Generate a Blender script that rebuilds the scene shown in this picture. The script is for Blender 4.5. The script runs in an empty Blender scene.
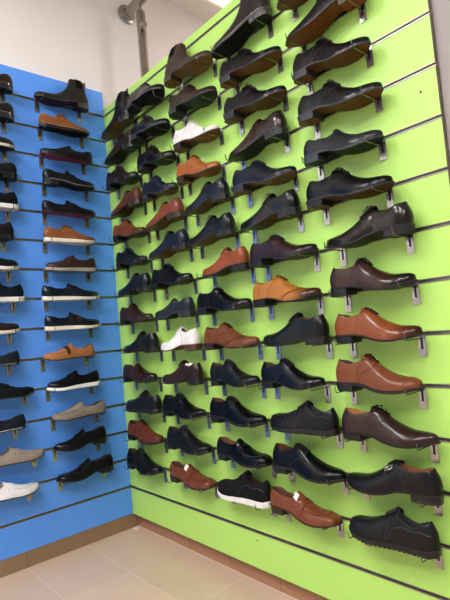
import bpy, math, random
from mathutils import Vector, Matrix

PI = math.pi
col = bpy.context.scene.collection
STEP = .1525                       # pitch of the slat rails


def RZ(k):                         # height of slat rail k, counted from the top
    return (16 - k) * STEP + .075


# ---------------------------------------------------------------- helpers
def lin(c):
    if isinstance(c, str):
        c = c.lstrip('#')
        c = tuple(int(c[i:i + 2], 16) / 255 for i in (0, 2, 4))
    return tuple(x / 12.92 if x <= .04045 else ((x + .055) / 1.055) ** 2.4 for x in c) + (1,)


def new_mat(name):
    m = bpy.data.materials.new(name)
    m.use_nodes = True
    nt = m.node_tree
    return m, nt, nt.nodes['Principled BSDF']


def simple(name, c, rough=.5, metal=0, coat=0, spec=.5, noise=0, nscale=20, bump=0, bscale=300):
    m, nt, b = new_mat(name)
    b.inputs['Base Color'].default_value = lin(c)
    b.inputs['Roughness'].default_value = rough
    b.inputs['Metallic'].default_value = metal
    b.inputs['Coat Weight'].default_value = coat
    b.inputs['Specular IOR Level'].default_value = spec
    tc = nt.nodes.new('ShaderNodeTexCoord')
    if noise:
        n = nt.nodes.new('ShaderNodeTexNoise'); n.inputs['Scale'].default_value = nscale
        nt.links.new(tc.outputs['Object'], n.inputs['Vector'])
        mx = nt.nodes.new('ShaderNodeMix'); mx.data_type = 'RGBA'
        mx.inputs['A'].default_value = tuple(v * (1 - noise) for v in lin(c)[:3]) + (1,)
        mx.inputs['B'].default_value = tuple(min(1, v * (1 + noise)) for v in lin(c)[:3]) + (1,)
        nt.links.new(n.outputs['Fac'], mx.inputs['Factor'])
        nt.links.new(mx.outputs['Result'], b.inputs['Base Color'])
    if bump:
        n2 = nt.nodes.new('ShaderNodeTexNoise'); n2.inputs['Scale'].default_value = bscale
        nt.links.new(tc.outputs['Object'], n2.inputs['Vector'])
        bp = nt.nodes.new('ShaderNodeBump'); bp.inputs['Strength'].default_value = bump
        bp.inputs['Distance'].default_value = .0006
        nt.links.new(n2.outputs['Fac'], bp.inputs['Height'])
        nt.links.new(bp.outputs['Normal'], b.inputs['Normal'])
    return m


_lc = {}


def leather(c, toe=None, rough=.3, grain=.25, coat=.25):
    key = (c, toe, rough, grain, coat)
    if key in _lc:
        return _lc[key]
    m, nt, b = new_mat('leather')
    b.inputs['Roughness'].default_value = rough
    b.inputs['Coat Weight'].default_value = coat * .62
    b.inputs['Coat Roughness'].default_value = .12
    b.inputs['Specular IOR Level'].default_value = .1 if rough < .5 else .08
    tc = nt.nodes.new('ShaderNodeTexCoord')
    n = nt.nodes.new('ShaderNodeTexNoise'); n.inputs['Scale'].default_value = 22
    nt.links.new(tc.outputs['Object'], n.inputs['Vector'])
    mx = nt.nodes.new('ShaderNodeMix'); mx.data_type = 'RGBA'
    base = lin(c)
    g_ = sum(base[:3]) / 3
    if max(base[:3]) > 1.6 * min(base[:3]) or max(base[:3]) < .2:
        base = tuple((v * .9 + g_ * .1) * .72 for v in base[:3])
    mx.inputs['A'].default_value = tuple(v * .72 for v in base[:3]) + (1,)
    mx.inputs['B'].default_value = tuple(min(1, v * 1.25) for v in base[:3]) + (1,)
    nt.links.new(n.outputs['Fac'], mx.inputs['Factor'])
    out = mx.outputs['Result']
    if toe:                                     # burnished toe, dye rubbed into the leather
        sp = nt.nodes.new('ShaderNodeSeparateXYZ'); nt.links.new(tc.outputs['Object'], sp.inputs[0])
        mr = nt.nodes.new('ShaderNodeMapRange'); mr.interpolation_type = 'SMOOTHSTEP'
        mr.inputs['From Min'].default_value = .19; mr.inputs['From Max'].default_value = .285
        nt.links.new(sp.outputs['X'], mr.inputs['Value'])
        m2 = nt.nodes.new('ShaderNodeMix'); m2.data_type = 'RGBA'
        nt.links.new(mr.outputs['Result'], m2.inputs['Factor'])
        nt.links.new(out, m2.inputs['A']); m2.inputs['B'].default_value = lin(toe)
        out = m2.outputs['Result']
    nt.links.new(out, b.inputs['Base Color'])
    n2 = nt.nodes.new('ShaderNodeTexVoronoi'); n2.inputs['Scale'].default_value = 420
    nt.links.new(tc.outputs['Object'], n2.inputs['Vector'])
    bp = nt.nodes.new('ShaderNodeBump'); bp.inputs['Strength'].default_value = grain * .5
    bp.inputs['Distance'].default_value = .0004
    nt.links.new(n2.outputs['Distance'], bp.inputs['Height'])
    n3 = nt.nodes.new('ShaderNodeTexNoise'); n3.inputs['Scale'].default_value = 34; n3.inputs['Detail'].default_value = 3
    n3.inputs['Distortion'].default_value = .8
    nt.links.new(tc.outputs['Object'], n3.inputs['Vector'])
    bq = nt.nodes.new('ShaderNodeBump'); bq.inputs['Strength'].default_value = .55; bq.inputs['Distance'].default_value = .0035
    nt.links.new(n3.outputs['Fac'], bq.inputs['Height']); nt.links.new(bq.outputs['Normal'], bp.inputs['Normal'])
    nt.links.new(bp.outputs['Normal'], b.inputs['Normal'])
    _lc[key] = m
    return m


_sc = {}


def flat(c, rough=.5, noise=.15, spec=.5):
    key = (c, rough, noise, spec)
    if key not in _sc:
        _sc[key] = simple('surface', c, rough, noise=noise, spec=spec, nscale=30)
    return _sc[key]


class MB:
    """collects faces, then links them as ONE mesh object"""
    def __init__(s):
        s.v = []; s.f = []; s.m = []

    def add(s, vs, fs, mi=0):
        o = len(s.v)
        s.v += [tuple(p) for p in vs]
        s.f += [tuple(i + o for i in f) for f in fs]
        s.m += [mi] * len(fs)

    def box(s, a, b, mi=0):
        x0, y0, z0 = a; x1, y1, z1 = b
        s.add([(x0, y0, z0), (x1, y0, z0), (x1, y1, z0), (x0, y1, z0), (x0, y0, z1), (x1, y0, z1), (x1, y1, z1), (x0, y1, z1)],
              [(0, 3, 2, 1), (4, 5, 6, 7), (0, 1, 5, 4), (1, 2, 6, 5), (2, 3, 7, 6), (3, 0, 4, 7)], mi)

    def tube(s, pts, r, n=6, mi=0, closed=False):
        pts = [Vector(p) for p in pts]
        N = len(pts); vs = []
        up = None
        for i, p in enumerate(pts):
            if closed:
                d = pts[(i + 1) % N] - pts[i - 1]
            else:
                d = pts[min(i + 1, N - 1)] - pts[max(i - 1, 0)]
            if d.length < 1e-9:
                d = Vector((1, 0, 0))
            d.normalize()
            if up is None:
                up = Vector((0, 0, 1)) if abs(d.z) < .9 else Vector((0, 1, 0))
            a = d.cross(up)
            if a.length < 1e-6:
                a = d.cross(Vector((1, 0, 0)))
            a.normalize(); up = a.cross(d).normalized()
            rr = r[i] if isinstance(r, (list, tuple)) else r
            for k in range(n):
                t = 2 * PI * k / n
                vs.append(p + a * (rr * math.cos(t)) + up * (rr * math.sin(t)))
        fs = []
        M = N if closed else N - 1
        for i in range(M):
            j = (i + 1) % N
            for k in range(n):
                l = (k + 1) % n
                fs.append((i * n + k, i * n + l, j * n + l, j * n + k))
        if not closed:
            fs.append(tuple(range(n - 1, -1, -1)))
            fs.append(tuple((N - 1) * n + k for k in range(n)))
        s.add(vs, fs, mi)

    def lathe(s, prof, c, axis='z', n=20, mi=0):
        vs = []
        for r, h in prof:
            for k in range(n):
                t = 2 * PI * k / n
                a, b = r * math.cos(t), r * math.sin(t)
                vs.append({'z': (c[0] + a, c[1] + b, c[2] + h), 'x': (c[0] + h, c[1] + a, c[2] + b), 'y': (c[0] + a, c[1] + h, c[2] + b)}[axis])
        fs = []
        for i in range(len(prof) - 1):
            for k in range(n):
                l = (k + 1) % n
                fs.append((i * n + k, i * n + l, (i + 1) * n + l, (i + 1) * n + k))
        fs.append(tuple(range(n - 1, -1, -1)))
        fs.append(tuple((len(prof) - 1) * n + k for k in range(n)))
        s.add(vs, fs, mi)

    def mesh(s, name, mats, sharp=40, flip=False):
        me = bpy.data.meshes.new(name)
        vs = [(x, -y, z) for x, y, z in s.v] if flip else s.v
        fs = [f[::-1] for f in s.f] if flip else s.f
        me.from_pydata(vs, [], fs)
        me.polygons.foreach_set('material_index', s.m)
        me.polygons.foreach_set('use_smooth', [True] * len(s.f))
        for m in (mats if isinstance(mats, (list, tuple)) else [mats]):
            me.materials.append(m)
        me.update()
        if sharp is not None:
            me.set_sharp_from_angle(angle=math.radians(sharp))
        return me

    def build(s, name, mats, parent=None, sharp=40, flip=False):
        return link(name, s.mesh(name, mats, sharp, flip), parent)


def link(name, me, parent=None):
    o = bpy.data.objects.new(name, me)
    col.objects.link(o)
    if parent:
        o.parent = parent
    return o


def tag(o, label, cat, group=None, kind=None):
    if label: o['label'] = label
    if cat: o['category'] = cat
    if group: o['group'] = group
    if kind: o['kind'] = kind
    return o


def empty(name, loc, rz=0):
    o = bpy.data.objects.new(name, None)
    o.empty_display_size = .05
    col.objects.link(o)
    o.location = loc
    o.rotation_euler = (0, 0, rz)
    return o


def pchip(pts):
    xs = [p[0] for p in pts]; ys = [p[1] for p in pts]; n = len(xs)
    h = [xs[i + 1] - xs[i] for i in range(n - 1)]
    d = [(ys[i + 1] - ys[i]) / h[i] for i in range(n - 1)]
    m = [d[0]] + [0] * (n - 2) + [d[-1]]
    for i in range(1, n - 1):
        if d[i - 1] * d[i] > 0:
            w1 = 2 * h[i] + h[i - 1]; w2 = h[i] + 2 * h[i - 1]
            m[i] = (w1 + w2) / (w1 / d[i - 1] + w2 / d[i])

    def f(x):
        if x <= xs[0]: return ys[0]
        if x >= xs[-1]: return ys[-1]
        i = 0
        while x > xs[i + 1]: i += 1
        t = (x - xs[i]) / h[i]
        return (ys[i] * (1 + 2 * t) * (1 - t) ** 2 + m[i] * h[i] * t * (1 - t) ** 2 +
                ys[i + 1] * t * t * (3 - 2 * t) + m[i + 1] * h[i] * t * t * (t - 1))
    return f


# ---------------------------------------------------------------- the shoe
TOES = {'point': (.30, 1.75, .95), 'almond': (.26, 2.0, 1.0), 'round': (.22, 2.2, 1.04), 'square': (.15, 2.9, .93)}
SOLES = {  # heel height, sole thickness (heel, ball, toe), toe spring, heel block, edge overhang
    'leather': dict(hb=.021, ts=(.005, .005, .005), spring=.014, block=True, over=.0035),
    'rubber': dict(hb=.019, ts=(.009, .008, .008), spring=.011, block=True, over=.004),
    'lug': dict(hb=.001, ts=(.019, .015, .013), spring=.014, block=False, over=.004, ripple=.005),
    'wedge': dict(hb=.001, ts=(.019, .014, .013), spring=.010, block=False, over=.003),
    'cup': dict(hb=.001, ts=(.021, .016, .014), spring=.014, block=False, over=.004),
    'thin': dict(hb=.003, ts=(.006, .005, .005), spring=.012, block=False, over=.0015),
}
FORMS = {
    'laced': dict(C=[(0, .066), (.1, .062), (.2, .054), (.31, .060), (.395, .076)], q=[(0, .97), (.06, .82), (.13, .74), (.28, .76), (.395, .93)],
                  uo=(.016, .395), T=[(.44, .081), (.50, .075), (.58, .063), (.66, .052), (.74, .043), (.82, .036), (.90, .031), (1, .027)],
                  n=[(0, 2.6), (.15, 2.4), (.4, 1.9), (.6, 2.0), (.85, 2.3), (1, 2.4)], w=1.0),
    'loafer': dict(C=[(0, .056), (.1, .053), (.22, .042), (.34, .042), (.47, .060)], q=[(0, .97), (.06, .82), (.13, .72), (.34, .70), (.47, .86)],
                   uo=(.016, .47), T=[(.52, .064), (.60, .055), (.70, .045), (.80, .038), (.92, .032), (1, .028)],
                   n=[(0, 2.6), (.15, 2.4), (.4, 2.0), (.6, 2.2), (.85, 2.5), (1, 2.5)], w=1.0),
    'sneaker': dict(C=[(0, .066), (.1, .060), (.22, .050), (.30, .058), (.39, .078)], q=[(0, .97), (.06, .82), (.13, .74), (.28, .74), (.39, .90)],
                    uo=(.022, .39), T=[(.48, .072), (.58, .060), (.70, .049), (.82, .042), (.92, .037), (1, .032)],
                    n=[(0, 2.6), (.15, 2.5), (.4, 1.95), (.6, 2.1), (.85, 2.5), (1, 2.5)], w=1.05),
    'boot': dict(C=[(0, .135), (.1, .138), (.2, .140), (.34, .144)], q=[(0, .97), (.04, .93), (.1, .90), (.26, .90), (.34, .97)],
                 uo=(.018, .34), T=[(.352, .136), (.375, .112), (.41, .093), (.46, .080), (.54, .066), (.64, .053), (.76, .043), (.9, .036), (1, .030)],
                 n=[(0, 2.8), (.2, 2.8), (.35, 2.3), (.5, 1.9), (.7, 2.1), (.9, 2.4), (1, 2.4)], w=1.0),
}


class Last:
    """the outside surface S(u, t) of one shoe: u from heel to toe, t over the top from the outer side"""
    def __init__(s, L, form, sole, toe, tall=1.0, wide=1.0):
        F, D = FORMS[form], SOLES[sole]
        s.L, s.F, s.D, s.form = L, F, D, form
        s.C = pchip(F['C']); s.q = pchip(F['q']); s.n = pchip(F['n'])
        s.u0, s.u1 = F['uo']
        s.k = tall
        s.T = pchip([(s.u1, F['C'][-1][1] / F['q'][-1][1])] + F['T'])
        ww = F['w'] * wide * .91 * min(1.02, L / .3)
        a, e, tw = TOES[toe]
        s.ta, s.te = a, e
        s.lat = pchip([(0, .031 * ww), (.13, .0325 * ww), (.35, .0345 * ww), (.5, .042 * ww), (.68, .0495 * ww), (.8, .0475 * ww), (1, .041 * ww * tw)])
        s.med = pchip([(0, .031 * ww), (.13, .0315 * ww), (.35, .0285 * ww), (.5, .034 * ww), (.68, .0425 * ww), (.8, .0425 * ww), (1, .040 * ww * tw)])
        hb, sp = D['hb'], D['spring']
        if hb > .01:
            s.zb = pchip([(0, hb), (.26, hb), (.38, hb * .82), (.52, hb * .25), (.63, .0005), (.72, 0), (.85, sp * .3), (1, sp)])
        else:
            s.zb = pchip([(0, hb + .004), (.06, hb), (.55, hb), (.75, .0005), (.88, sp * .35), (1, sp)])
        t0, t1, t2 = D['ts']
        s.ts = pchip([(0, t0), (.25, t0), (.55, (t0 + t1) / 2), (.7, t1), (1, t2)])

    def cap(s, u):
        c = 1.0
        if u < .13:
            c *= max(0, 1 - (1 - u / .13) ** 2.5) ** (1 / 2.5)
        if u > 1 - s.ta:
            c *= max(0, 1 - ((u - 1 + s.ta) / s.ta) ** s.te) ** (1 / s.te)
        return c

    def H(s, u):
        if u <= s.u1:
            h = s.C(u) / s.q(u)
        else:
            h = s.T(u)
        if u > .86:
            h *= .34 + .66 * max(0, 1 - ((u - .86) / .14) ** 2.1) ** (1 / 2.1)
        return h * s.k

    def B(s, u):
        return s.zb(u) + s.ts(u)

    def S(s, u, t, off=0):
        p = s._S(u, t)
        if off:
            e = 1e-3
            ua, ub = max(0.002, u - e), min(.998, u + e)
            ta, tb = max(0, t - e), min(1, t + e)
            n = (s._S(ub, t) - s._S(ua, t)).cross(s._S(u, tb) - s._S(u, ta))
            if n.length > 1e-12:
                n.normalize()
                if n.dot(p - Vector((p.x, 0, s.B(u)))) < 0: n = -n
                p = p + n * off
        return p

    def _S(s, u, t):
        th = PI * min(max(t, 0), 1)
        ct, st = math.cos(th), math.sin(th)
        e = 2 / s.n(u); c = s.cap(u)
        y = -s.lat(u) * c * abs(ct) ** e if ct > 0 else s.med(u) * c * abs(ct) ** e
        z = max(0, st) ** e * s.H(u)
        return Vector((s.X(u, z), y, s.B(u) + z))

    def X(s, u, z):
        zf = min(1.3, z / (.06 * s.k))
        f = max(0, 1 - u / .22) ** 1.5
        x = u * s.L + f * (.007 * zf * zf - .005 * math.sin(PI * min(1, zf)))
        return x

    def stations(s):
        us = [0, .002, .006, .012, s.u0, .03, .045, .065, .09, .12, .155]
        u = .155
        while u + .045 < s.u1 - .01:
            u += .035; us.append(u)
        us += [s.u1 - .022, s.u1 - .008, s.u1, s.u1 + .006, s.u1 + .016]
        u = s.u1 + .016
        while u < .90:
            u += .026; us.append(u)
        us += [u + (1 - u) * f for f in (.2, .38, .54, .67, .78, .87, .935, .975, .993, 1)]
        return sorted(set(us))

    def upper(s):
        up, li = MB(), MB()
        us = s.stations(); M1, M2 = 11, 7
        rings = []; opens = []
        for u in us:
            op = s.u0 <= u <= s.u1
            opens.append(op)
            n = s.n(u); q = min(.985, s.q(u)) if u <= s.u1 else min(.985, s.F['q'][-1][1])
            thc = math.asin(min(1, q ** (n / 2)))
            half = []
            for side in (0, 1):
                P = []
                for i in range(M1):
                    th = thc * i / (M1 - 1)
                    P.append(s._S(u, th / PI if side == 0 else 1 - th / PI))
                if op:
                    r = P[-1]; sg = -1 if side == 0 else 1
                    yc = abs(r.y); zt = r.z; B = s.B(u)
                    wb = (s.lat(u) if side == 0 else s.med(u)) * s.cap(u)
                    dth = min(.0042, yc * .45)
                    for yy, zz in ((yc - dth * .3, zt + .0016), (yc - dth * .8, zt + .001), (yc - dth, zt - .002),
                                   (max(yc - dth, min(wb - .006, yc)), zt - (zt - B) * .4), (max(.0002, min(wb - .007, wb * .85)), B + .012),
                                   (max(.0001, wb * .6), B + .004), (0, B + .004)):
                        P.append(Vector((s.X(u, zz - B), sg * max(0, yy), zz)))
                else:
                    for i in range(1, M2 + 1):
                        th = thc + (PI / 2 - thc) * i / M2
                        P.append(s._S(u, th / PI if side == 0 else 1 - th / PI))
                half.append(P)
            rings.append(half[0] + half[1][:-1][::-1])
        R = len(rings[0]); mid = M1 + M2 - 1
        V = [p for r in rings for p in r]
        fu, fl = [], []
        for i in range(len(us) - 1):
            for j in range(R - 1):
                f = (i * R + j, i * R + j + 1, (i + 1) * R + j + 1, (i + 1) * R + j)
                inner = (M1 + 1 <= j < R - M1 - 2)
                (fl if inner and (opens[i] or opens[i + 1]) else fu).append(f)
        for mb, fs in ((up, fu), (li, fl)):
            used = sorted({i for f in fs for i in f}); ix = {a: b for b, a in enumerate(used)}
            mb.add([V[i] for i in used], [tuple(ix[i] for i in f) for f in fs])
        return up, li

    def sole(s):
        mb = MB(); ov = s.D['over']; rip = s.D.get('ripple', 0)
        us = s.stations()
        if rip:
            us = sorted(set([u for u in us if u < .05 or u > .96] + [.04 + .92 * i / 108 for i in range(109)]))
        V = []; K = 9
        for i, u in enumerate(us):
            c = s.cap(u)
            o = ov * min(1, c * 1.6)
            x = u * s.L + (-ov if u < .02 else ov if u > .985 else 0) * (1 if u in (0, 1) else 1)
            if s.X(u, 0) != x: pass
            wl = s.lat(u) * c + o; wm = s.med(u) * c + o
            zt = s.B(u) + .0012; zb = s.zb(u)
            if rip and .05 < u < .955 and (u - .04) / .92 * 108 % 6 > 3.4: zb += rip
            ins = .0018
            for y, z in ((-wl + .002, zt), (-wl, zt - .0015), (-wl, zb + ins), (-max(0, wl - ins), zb), (0, zb + .0004), (max(0, wm - ins), zb), (wm, zb + ins), (wm, zt - .0015), (wm - .002, zt)):
                V.append((x, y, z))
        fs, ms = [], []
        for i in range(len(us) - 1):
            for j in range(K):
                k = (j + 1) % K
                fs.append((i * K + j, (i + 1) * K + j, (i + 1) * K + k, i * K + k))
                ms.append(1 if j in (3, 4) else 0)
        mb.add(V, fs); mb.m = ms
        return mb

    def heel(s):
        mb = MB(); ov = s.D['over'] * .8; end = .245
        us = [0, .003, .01, .02, .035, .055, .08, .11, .15, .2, end]
        V = []; K = 8
        for u in us:
            c = s.cap(u); x = u * s.L - (ov if u < .02 else 0)
            wl = s.lat(u) * c + ov * min(1, c * 1.6); wm = s.med(u) * c + ov * min(1, c * 1.6)
            zt = s.zb(u) - .0001; k = .94
            xb = x + (.002 if u < .05 else 0)
            V += [(x, -wl, zt), (xb, -wl * k, .0055), (xb, -wl * k - .0006, .005), (xb, -wl * k, .0), (xb, wm * k, .0), (xb, wm * k + .0006, .005), (xb, wm * k, .0055), (x, wm, zt)]
        fs, ms = [], []
        for i in range(len(us) - 1):
            for j in range(K):
                k2 = (j + 1) % K
                fs.append((i * K + j, (i + 1) * K + j, (i + 1) * K + k2, i * K + k2))
                ms.append(1 if j == 3 else 0)
        n = (len(us) - 1) * K
        fs.append(tuple(n + j for j in range(K - 1, -1, -1))); ms.append(0)
        mb.add(V, fs); mb.m = ms
        return mb

    # things laid on the surface
    def patch(s, mb, P, na, nb, off=.0014, rise=None, mi=0):
        top = []; low = []
        for i in range(na + 1):
            for j in range(nb + 1):
                u, t = P(i / na, j / nb)
                p = s.S(u, t, off)
                lo = s.S(u, t, -.0006)
                if rise:
                    r = rise(i / na, j / nb); p = p + Vector(r); lo = lo + Vector(r)
                top.append(p); low.append(lo)
        W = nb + 1; N = len(top); fs = []
        for i in range(na):
            for j in range(nb):
                a = i * W + j
                fs.append((a, a + 1, a + W + 1, a + W)); fs.append((N + a, N + a + W, N + a + W + 1, N + a + 1))
        edge = [j for j in range(W)] + [i * W + nb for i in range(1, na + 1)] + [na * W + j for j in range(nb - 1, -1, -1)] + [i * W for i in range(na - 1, 0, -1)]
        for a, b in zip(edge, edge[1:] + edge[:1]):
            fs.append((a, N + a, N + b, b))
        mb.add(top + low, fs, mi)

    def line(s, mb, path, r=.0007, off=.0002, mi=0, n=5, steps=6):
        pts = []
        for (a, b) in zip(path, path[1:]):
            for i in range(steps):
                f = i / steps
                pts.append(s.S(a[0] + (b[0] - a[0]) * f, a[1] + (b[1] - a[1]) * f, off))
        pts.append(s.S(*path[-1], off))
        mb.tube(pts, r, n, mi)


DK = '#0c0c0d'
EYE = None


def bow(mb, p, r=.0013, sc=1.0):
    for sy in (-1, 1):
        pts = []
        for i in range(13):
            a = 2 * PI * i / 12
            rad = .5 * (1 - math.cos(a))
            pts.append(p + Vector((.006 * sc * math.sin(a) + .004 * rad, sy * .019 * sc * rad, .004 * sc * math.sin(PI * rad * .8) - .007 * rad * rad + .001)))
        mb.tube(pts, r, 5)
        mb.tube([p + Vector((0, 0, .001)), p + Vector((.006 * sc, sy * .008 * sc, .002)), p + Vector((.015 * sc, sy * .015 * sc, -.006)), p + Vector((.020 * sc, sy * .019 * sc, -.014))], r, 5)
    mb.tube([p + Vector((-.002, 0, 0)), p + Vector((0, 0, .0025)), p + Vector((.002, 0, 0))], r * 1.9, 6)


def make_shoe(root, L, d, flip):
    kind = d['kind']
    form = {'oxford': 'laced', 'derby': 'laced', 'monk': 'laced', 'loafer': 'loafer', 'boot': 'boot', 'sneaker': 'sneaker'}[kind]
    if d.get('chukka'): form = 'laced'
    la = Last(L, form, d.get('sole', 'leather'), d.get('toe', 'almond'), d.get('tall', 1.0), d.get('wide', 1.0))
    rough = d.get('rough', .3)
    um = leather(d['c'], d.get('burn'), rough, d.get('grain', .25), d.get('coat', .3 if rough < .5 else 0))
    dark = flat('#242427', .5) if max(hexc(d['c'])) < .14 and not d.get('trim') else leather(d.get('trim') or tuple(v * .55 for v in hexc(d['c'])), None, min(.7, rough + .15), .2, 0)
    lm = flat(d.get('lining', '#3a2a20'), .7)
    se = flat(d.get('edge', DK), d.get('srough', .45), .1)
    un = hexc(d.get('under', '#100e0d'))
    if max(un) < .62: un = tuple(round(v * .82, 3) for v in un)
    su = flat(un, d.get('urough', .75 if d.get('sole') in ('rubber', 'lug') else .42), .45, .15)
    up, li = la.upper()
    u1 = la.u1
    # seams and toe shapes stay in the upper's mesh
    seam = MB(); up.m = [0] * len(up.f)
    def line(path, **k):
        la.line(up, path, mi=1, **k)
    if kind in ('oxford', 'derby', 'monk') and d.get('seams', True):
        line([(.30, .0), (.31, .12), (.33, .2), (.35, .27)])
        line([(.30, 1), (.31, .88), (.33, .8), (.35, .73)])
    if d.get('cap') == 'straight':
        line([(.79, .02), (.785, .25), (.78, .5), (.785, .75), (.79, .98)], r=.0009)
    if d.get('cap') == 'wing':
        for o in (0, .012):
            line([(.52 + o, .02), (.60 + o, .12), (.70 + o, .25), (.78 + o, .38), (.73 + o, .5), (.78 + o, .62), (.70 + o, .75), (.60 + o, .88), (.52 + o, .98)], r=.0008)
        line([(.16, .02), (.15, .18), (.11, .34)], r=.0008)
        line([(.16, .98), (.15, .82), (.11, .66)], r=.0008)
    if d.get('cap') == 'apron':
        line([(.50, .22), (.62, .23), (.74, .25), (.84, .30), (.90, .38), (.92, .5), (.90, .62), (.84, .70), (.74, .75), (.62, .77), (.50, .78)], r=.0013)
    if kind == 'derby':
        for m in (0, 1):
            T = (lambda t: t) if m == 0 else (lambda t: 1 - t)
            line([(u1 + .13, T(.40)), (u1 + .12, T(.30)), (u1 + .06, T(.20)), (u1 - .01, T(.14)), (u1 - .06, T(.06)), (u1 - .07, T(.0))], r=.0009)
    if kind == 'sneaker':
        for k in range(4 if d.get('ribs', True) else 0):
            u = .46 + .065 * k
            line([(u + .05, .03), (u + .02, .2), (u, .36)], r=.0012)
            line([(u + .05, .97), (u + .02, .8), (u, .64)], r=.0012)
        line([(.0 + .03, .14), (.16, .18), (.3, .2), (.42, .16), (.50, .04)], r=.0012)
        line([(.0 + .03, .86), (.16, .82), (.3, .8), (.42, .84), (.50, .96)], r=.0012)
    up.build('upper', [um, dark], root, 50, flip)
    li.build('lining', lm, root, 50, flip)
    la.sole().build('sole', [se, su], root, 40, flip)
    if la.D['block']:
        la.heel().build('heel', [flat(d.get('heeledge', d.get('edge', DK)), .45, .1), flat(d.get('heelunder', un), .5, .4, .15)], root, 40, flip)
    if d.get('welt'):                          # pale strip running round on top of the sole
        w = MB(); pts = []
        us = [i / 40 for i in range(3, 40)]
        for sgn in (-1, 1):
            run = []
            for u in us:
                ww = (la.lat(u) if sgn < 0 else la.med(u)) * la.cap(u) + la.D['over'] * .9
                run.append((u * L, sgn * ww, la.B(u) + .0012))
            pts += run if sgn < 0 else run[::-1]
        w.tube(pts, .0011, 5, closed=True)
        w.build('welt', flat(d['welt'], .6), root, 60, flip)
    blk = max(hexc(d['c'])) < .2
    lc = flat('#2c2c2f', .5) if blk and not d.get('lace') else leather(d.get('lace') or tuple(v * .5 for v in hexc(d['c'])), None, .6, .1, 0)
    if kind in ('oxford', 'derby', 'sneaker'):
        fw = {'oxford': .035, 'derby': .055, 'sneaker': .06}[kind]
        t = MB()
        la.patch(t, lambda a, b: (u1 + .13 - .165 * a, .5 + (b - .5) * (.12 + .26 * a)), 8, 6, .0022, rise=lambda a, b: (0, 0, .003 * max(0, a - .6) / .4))
        t.build('tongue', leather(d.get('tongue') or d['c'], None, rough + .1, .2, 0), root, 60, flip)
        fm = MB()
        for m in (0, 1):
            la.patch(fm, (lambda a, b: (u1 - .02 + .15 * a, .36 + .015 * a + (.5 - fw - .36 - .015 * a + .0) * b)) if m == 0 else
                     (lambda a, b: (u1 - .02 + .15 * a, 1 - (.36 + .015 * a + (.5 - fw - .36 - .015 * a) * b))), 6, 3, .0022 if kind != 'oxford' else .0012)
        fm.build('facing', um, root, 60, flip)
        l = MB()
        nb = 5 if kind != 'sneaker' else 6
        for k in range(nb):
            u = u1 + .002 + .118 * k / (nb - 1)
            w = .095 if kind != 'sneaker' else .11
            l.tube([la.S(u + .004 * math.cos(PI * j / 6), .5 - w + 2 * w * j / 6, .0040) for j in range(7)], .0019 if kind != 'sneaker' else .0022, 5)
            if k < nb - 1:
                u2 = u1 + .002 + .118 * (k + 1) / (nb - 1)
                l.tube([la.S(u + (u2 - u) * j / 4, .5 - w * .8 + 1.6 * w * j / 4, .0036) for j in range(5)], .0011, 5)
        if d.get('bow', True):
            bow(l, la.S(u1 + .012, .5, .004), sc=d.get('bow', 1.0) if not isinstance(d.get('bow', 1.0), bool) else 1.0)
        l.build('laces', lc, root, 60, flip)
    if kind == 'monk':
        t = MB()
        la.patch(t, lambda a, b: (u1 + .12 - .165 * a, .5 + (b - .5) * (.14 + .2 * a)), 8, 6, .0012, rise=lambda a, b: (0, 0, .002 * max(0, a - .6) / .4))
        t.build('tongue', leather(d['c'], None, rough + .1, .2, 0), root, 60, flip)
        st = MB()
        la.patch(st, lambda a, b: (u1 + .015 + .055 * b + .03 * (1 - a), .24 + .42 * a), 14, 4, .0032)
        for b in (0, 1):
            la.line(st, [(u1 + .015 + .055 * b + .03 * (1 - a_), .24 + .42 * a_) for a_ in (0, .25, .5, .75, 1)], r=.0008, off=.0036, mi=1)
        st.build('strap', [um, dark], root, 60, flip)
        bk = MB()
        ring = []
        for (du, dt) in ((-.008, -.026), (.066, -.026), (.066, .026), (-.008, .026)):
            ring.append(la.S(u1 + .012 + du + .02, .315 + dt, .0055))
        bk.tube(ring, .0014, 5, closed=True)
        bk.tube([(ring[0] + ring[3]) / 2, (ring[1] + ring[2]) / 2], .001, 5)
        bk.build('buckle', METAL, root, 60, flip)
    if kind == 'loafer':
        fl = MB()                               # the tongue flap of the apron
        la.patch(fl, lambda a, b: (u1 + .05 - .075 * a, .5 + (b - .5) * (.34 + .16 * math.sin(PI * a * .7))), 7, 8, .0012, rise=lambda a, b: (0, 0, .0045 * a * a))
        fl.build('tongue', um, root, 60, flip)
        if d.get('strap', True):
            st = MB()
            sm = leather(d.get('strapc') or d['c'], None, rough, .2, .2)
            la.patch(st, lambda a, b: (u1 + .06 + .062 * b + .012 * math.cos(PI * 2 * (a - .5)), .10 + .80 * a), 22, 4, .0030)
            so = st.build('strap', sm, root, 60, flip)
            if not d.get('strapc'):
                sl = MB()
                la.patch(sl, lambda a, b: (u1 + .082 + .018 * b, .43 + .14 * a), 4, 2, .0036)
                sl.build('slot', dark, so, 60, flip)
    if kind == 'boot':
        for m in (0, 1):
            g = MB()
            la.patch(g, (lambda a, b: (.10 + .15 * b + .015 * (1 - a) * (1 - 2 * b), .15 + (.375 - .15) * a)) if m == 0 else
                     (lambda a, b: (.10 + .15 * b + .015 * (1 - a) * (1 - 2 * b), 1 - (.15 + (.375 - .15) * a))), 10, 5, .0012)
            g.build('elastic_gusset', flat('#060607', .9, .1, .1), root, 60, flip)
        pt = MB()
        zt = la.B(0) + la.H(.0)
        pt.tube([(.008, 0, zt - .016), (.005, 0, zt + .002), (.009, 0, zt + .009), (.015, 0, zt + .005), (.015, 0, zt - .010)], .003, 6)
        pt.build('pull_tab', dark, root, 60, flip)
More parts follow.
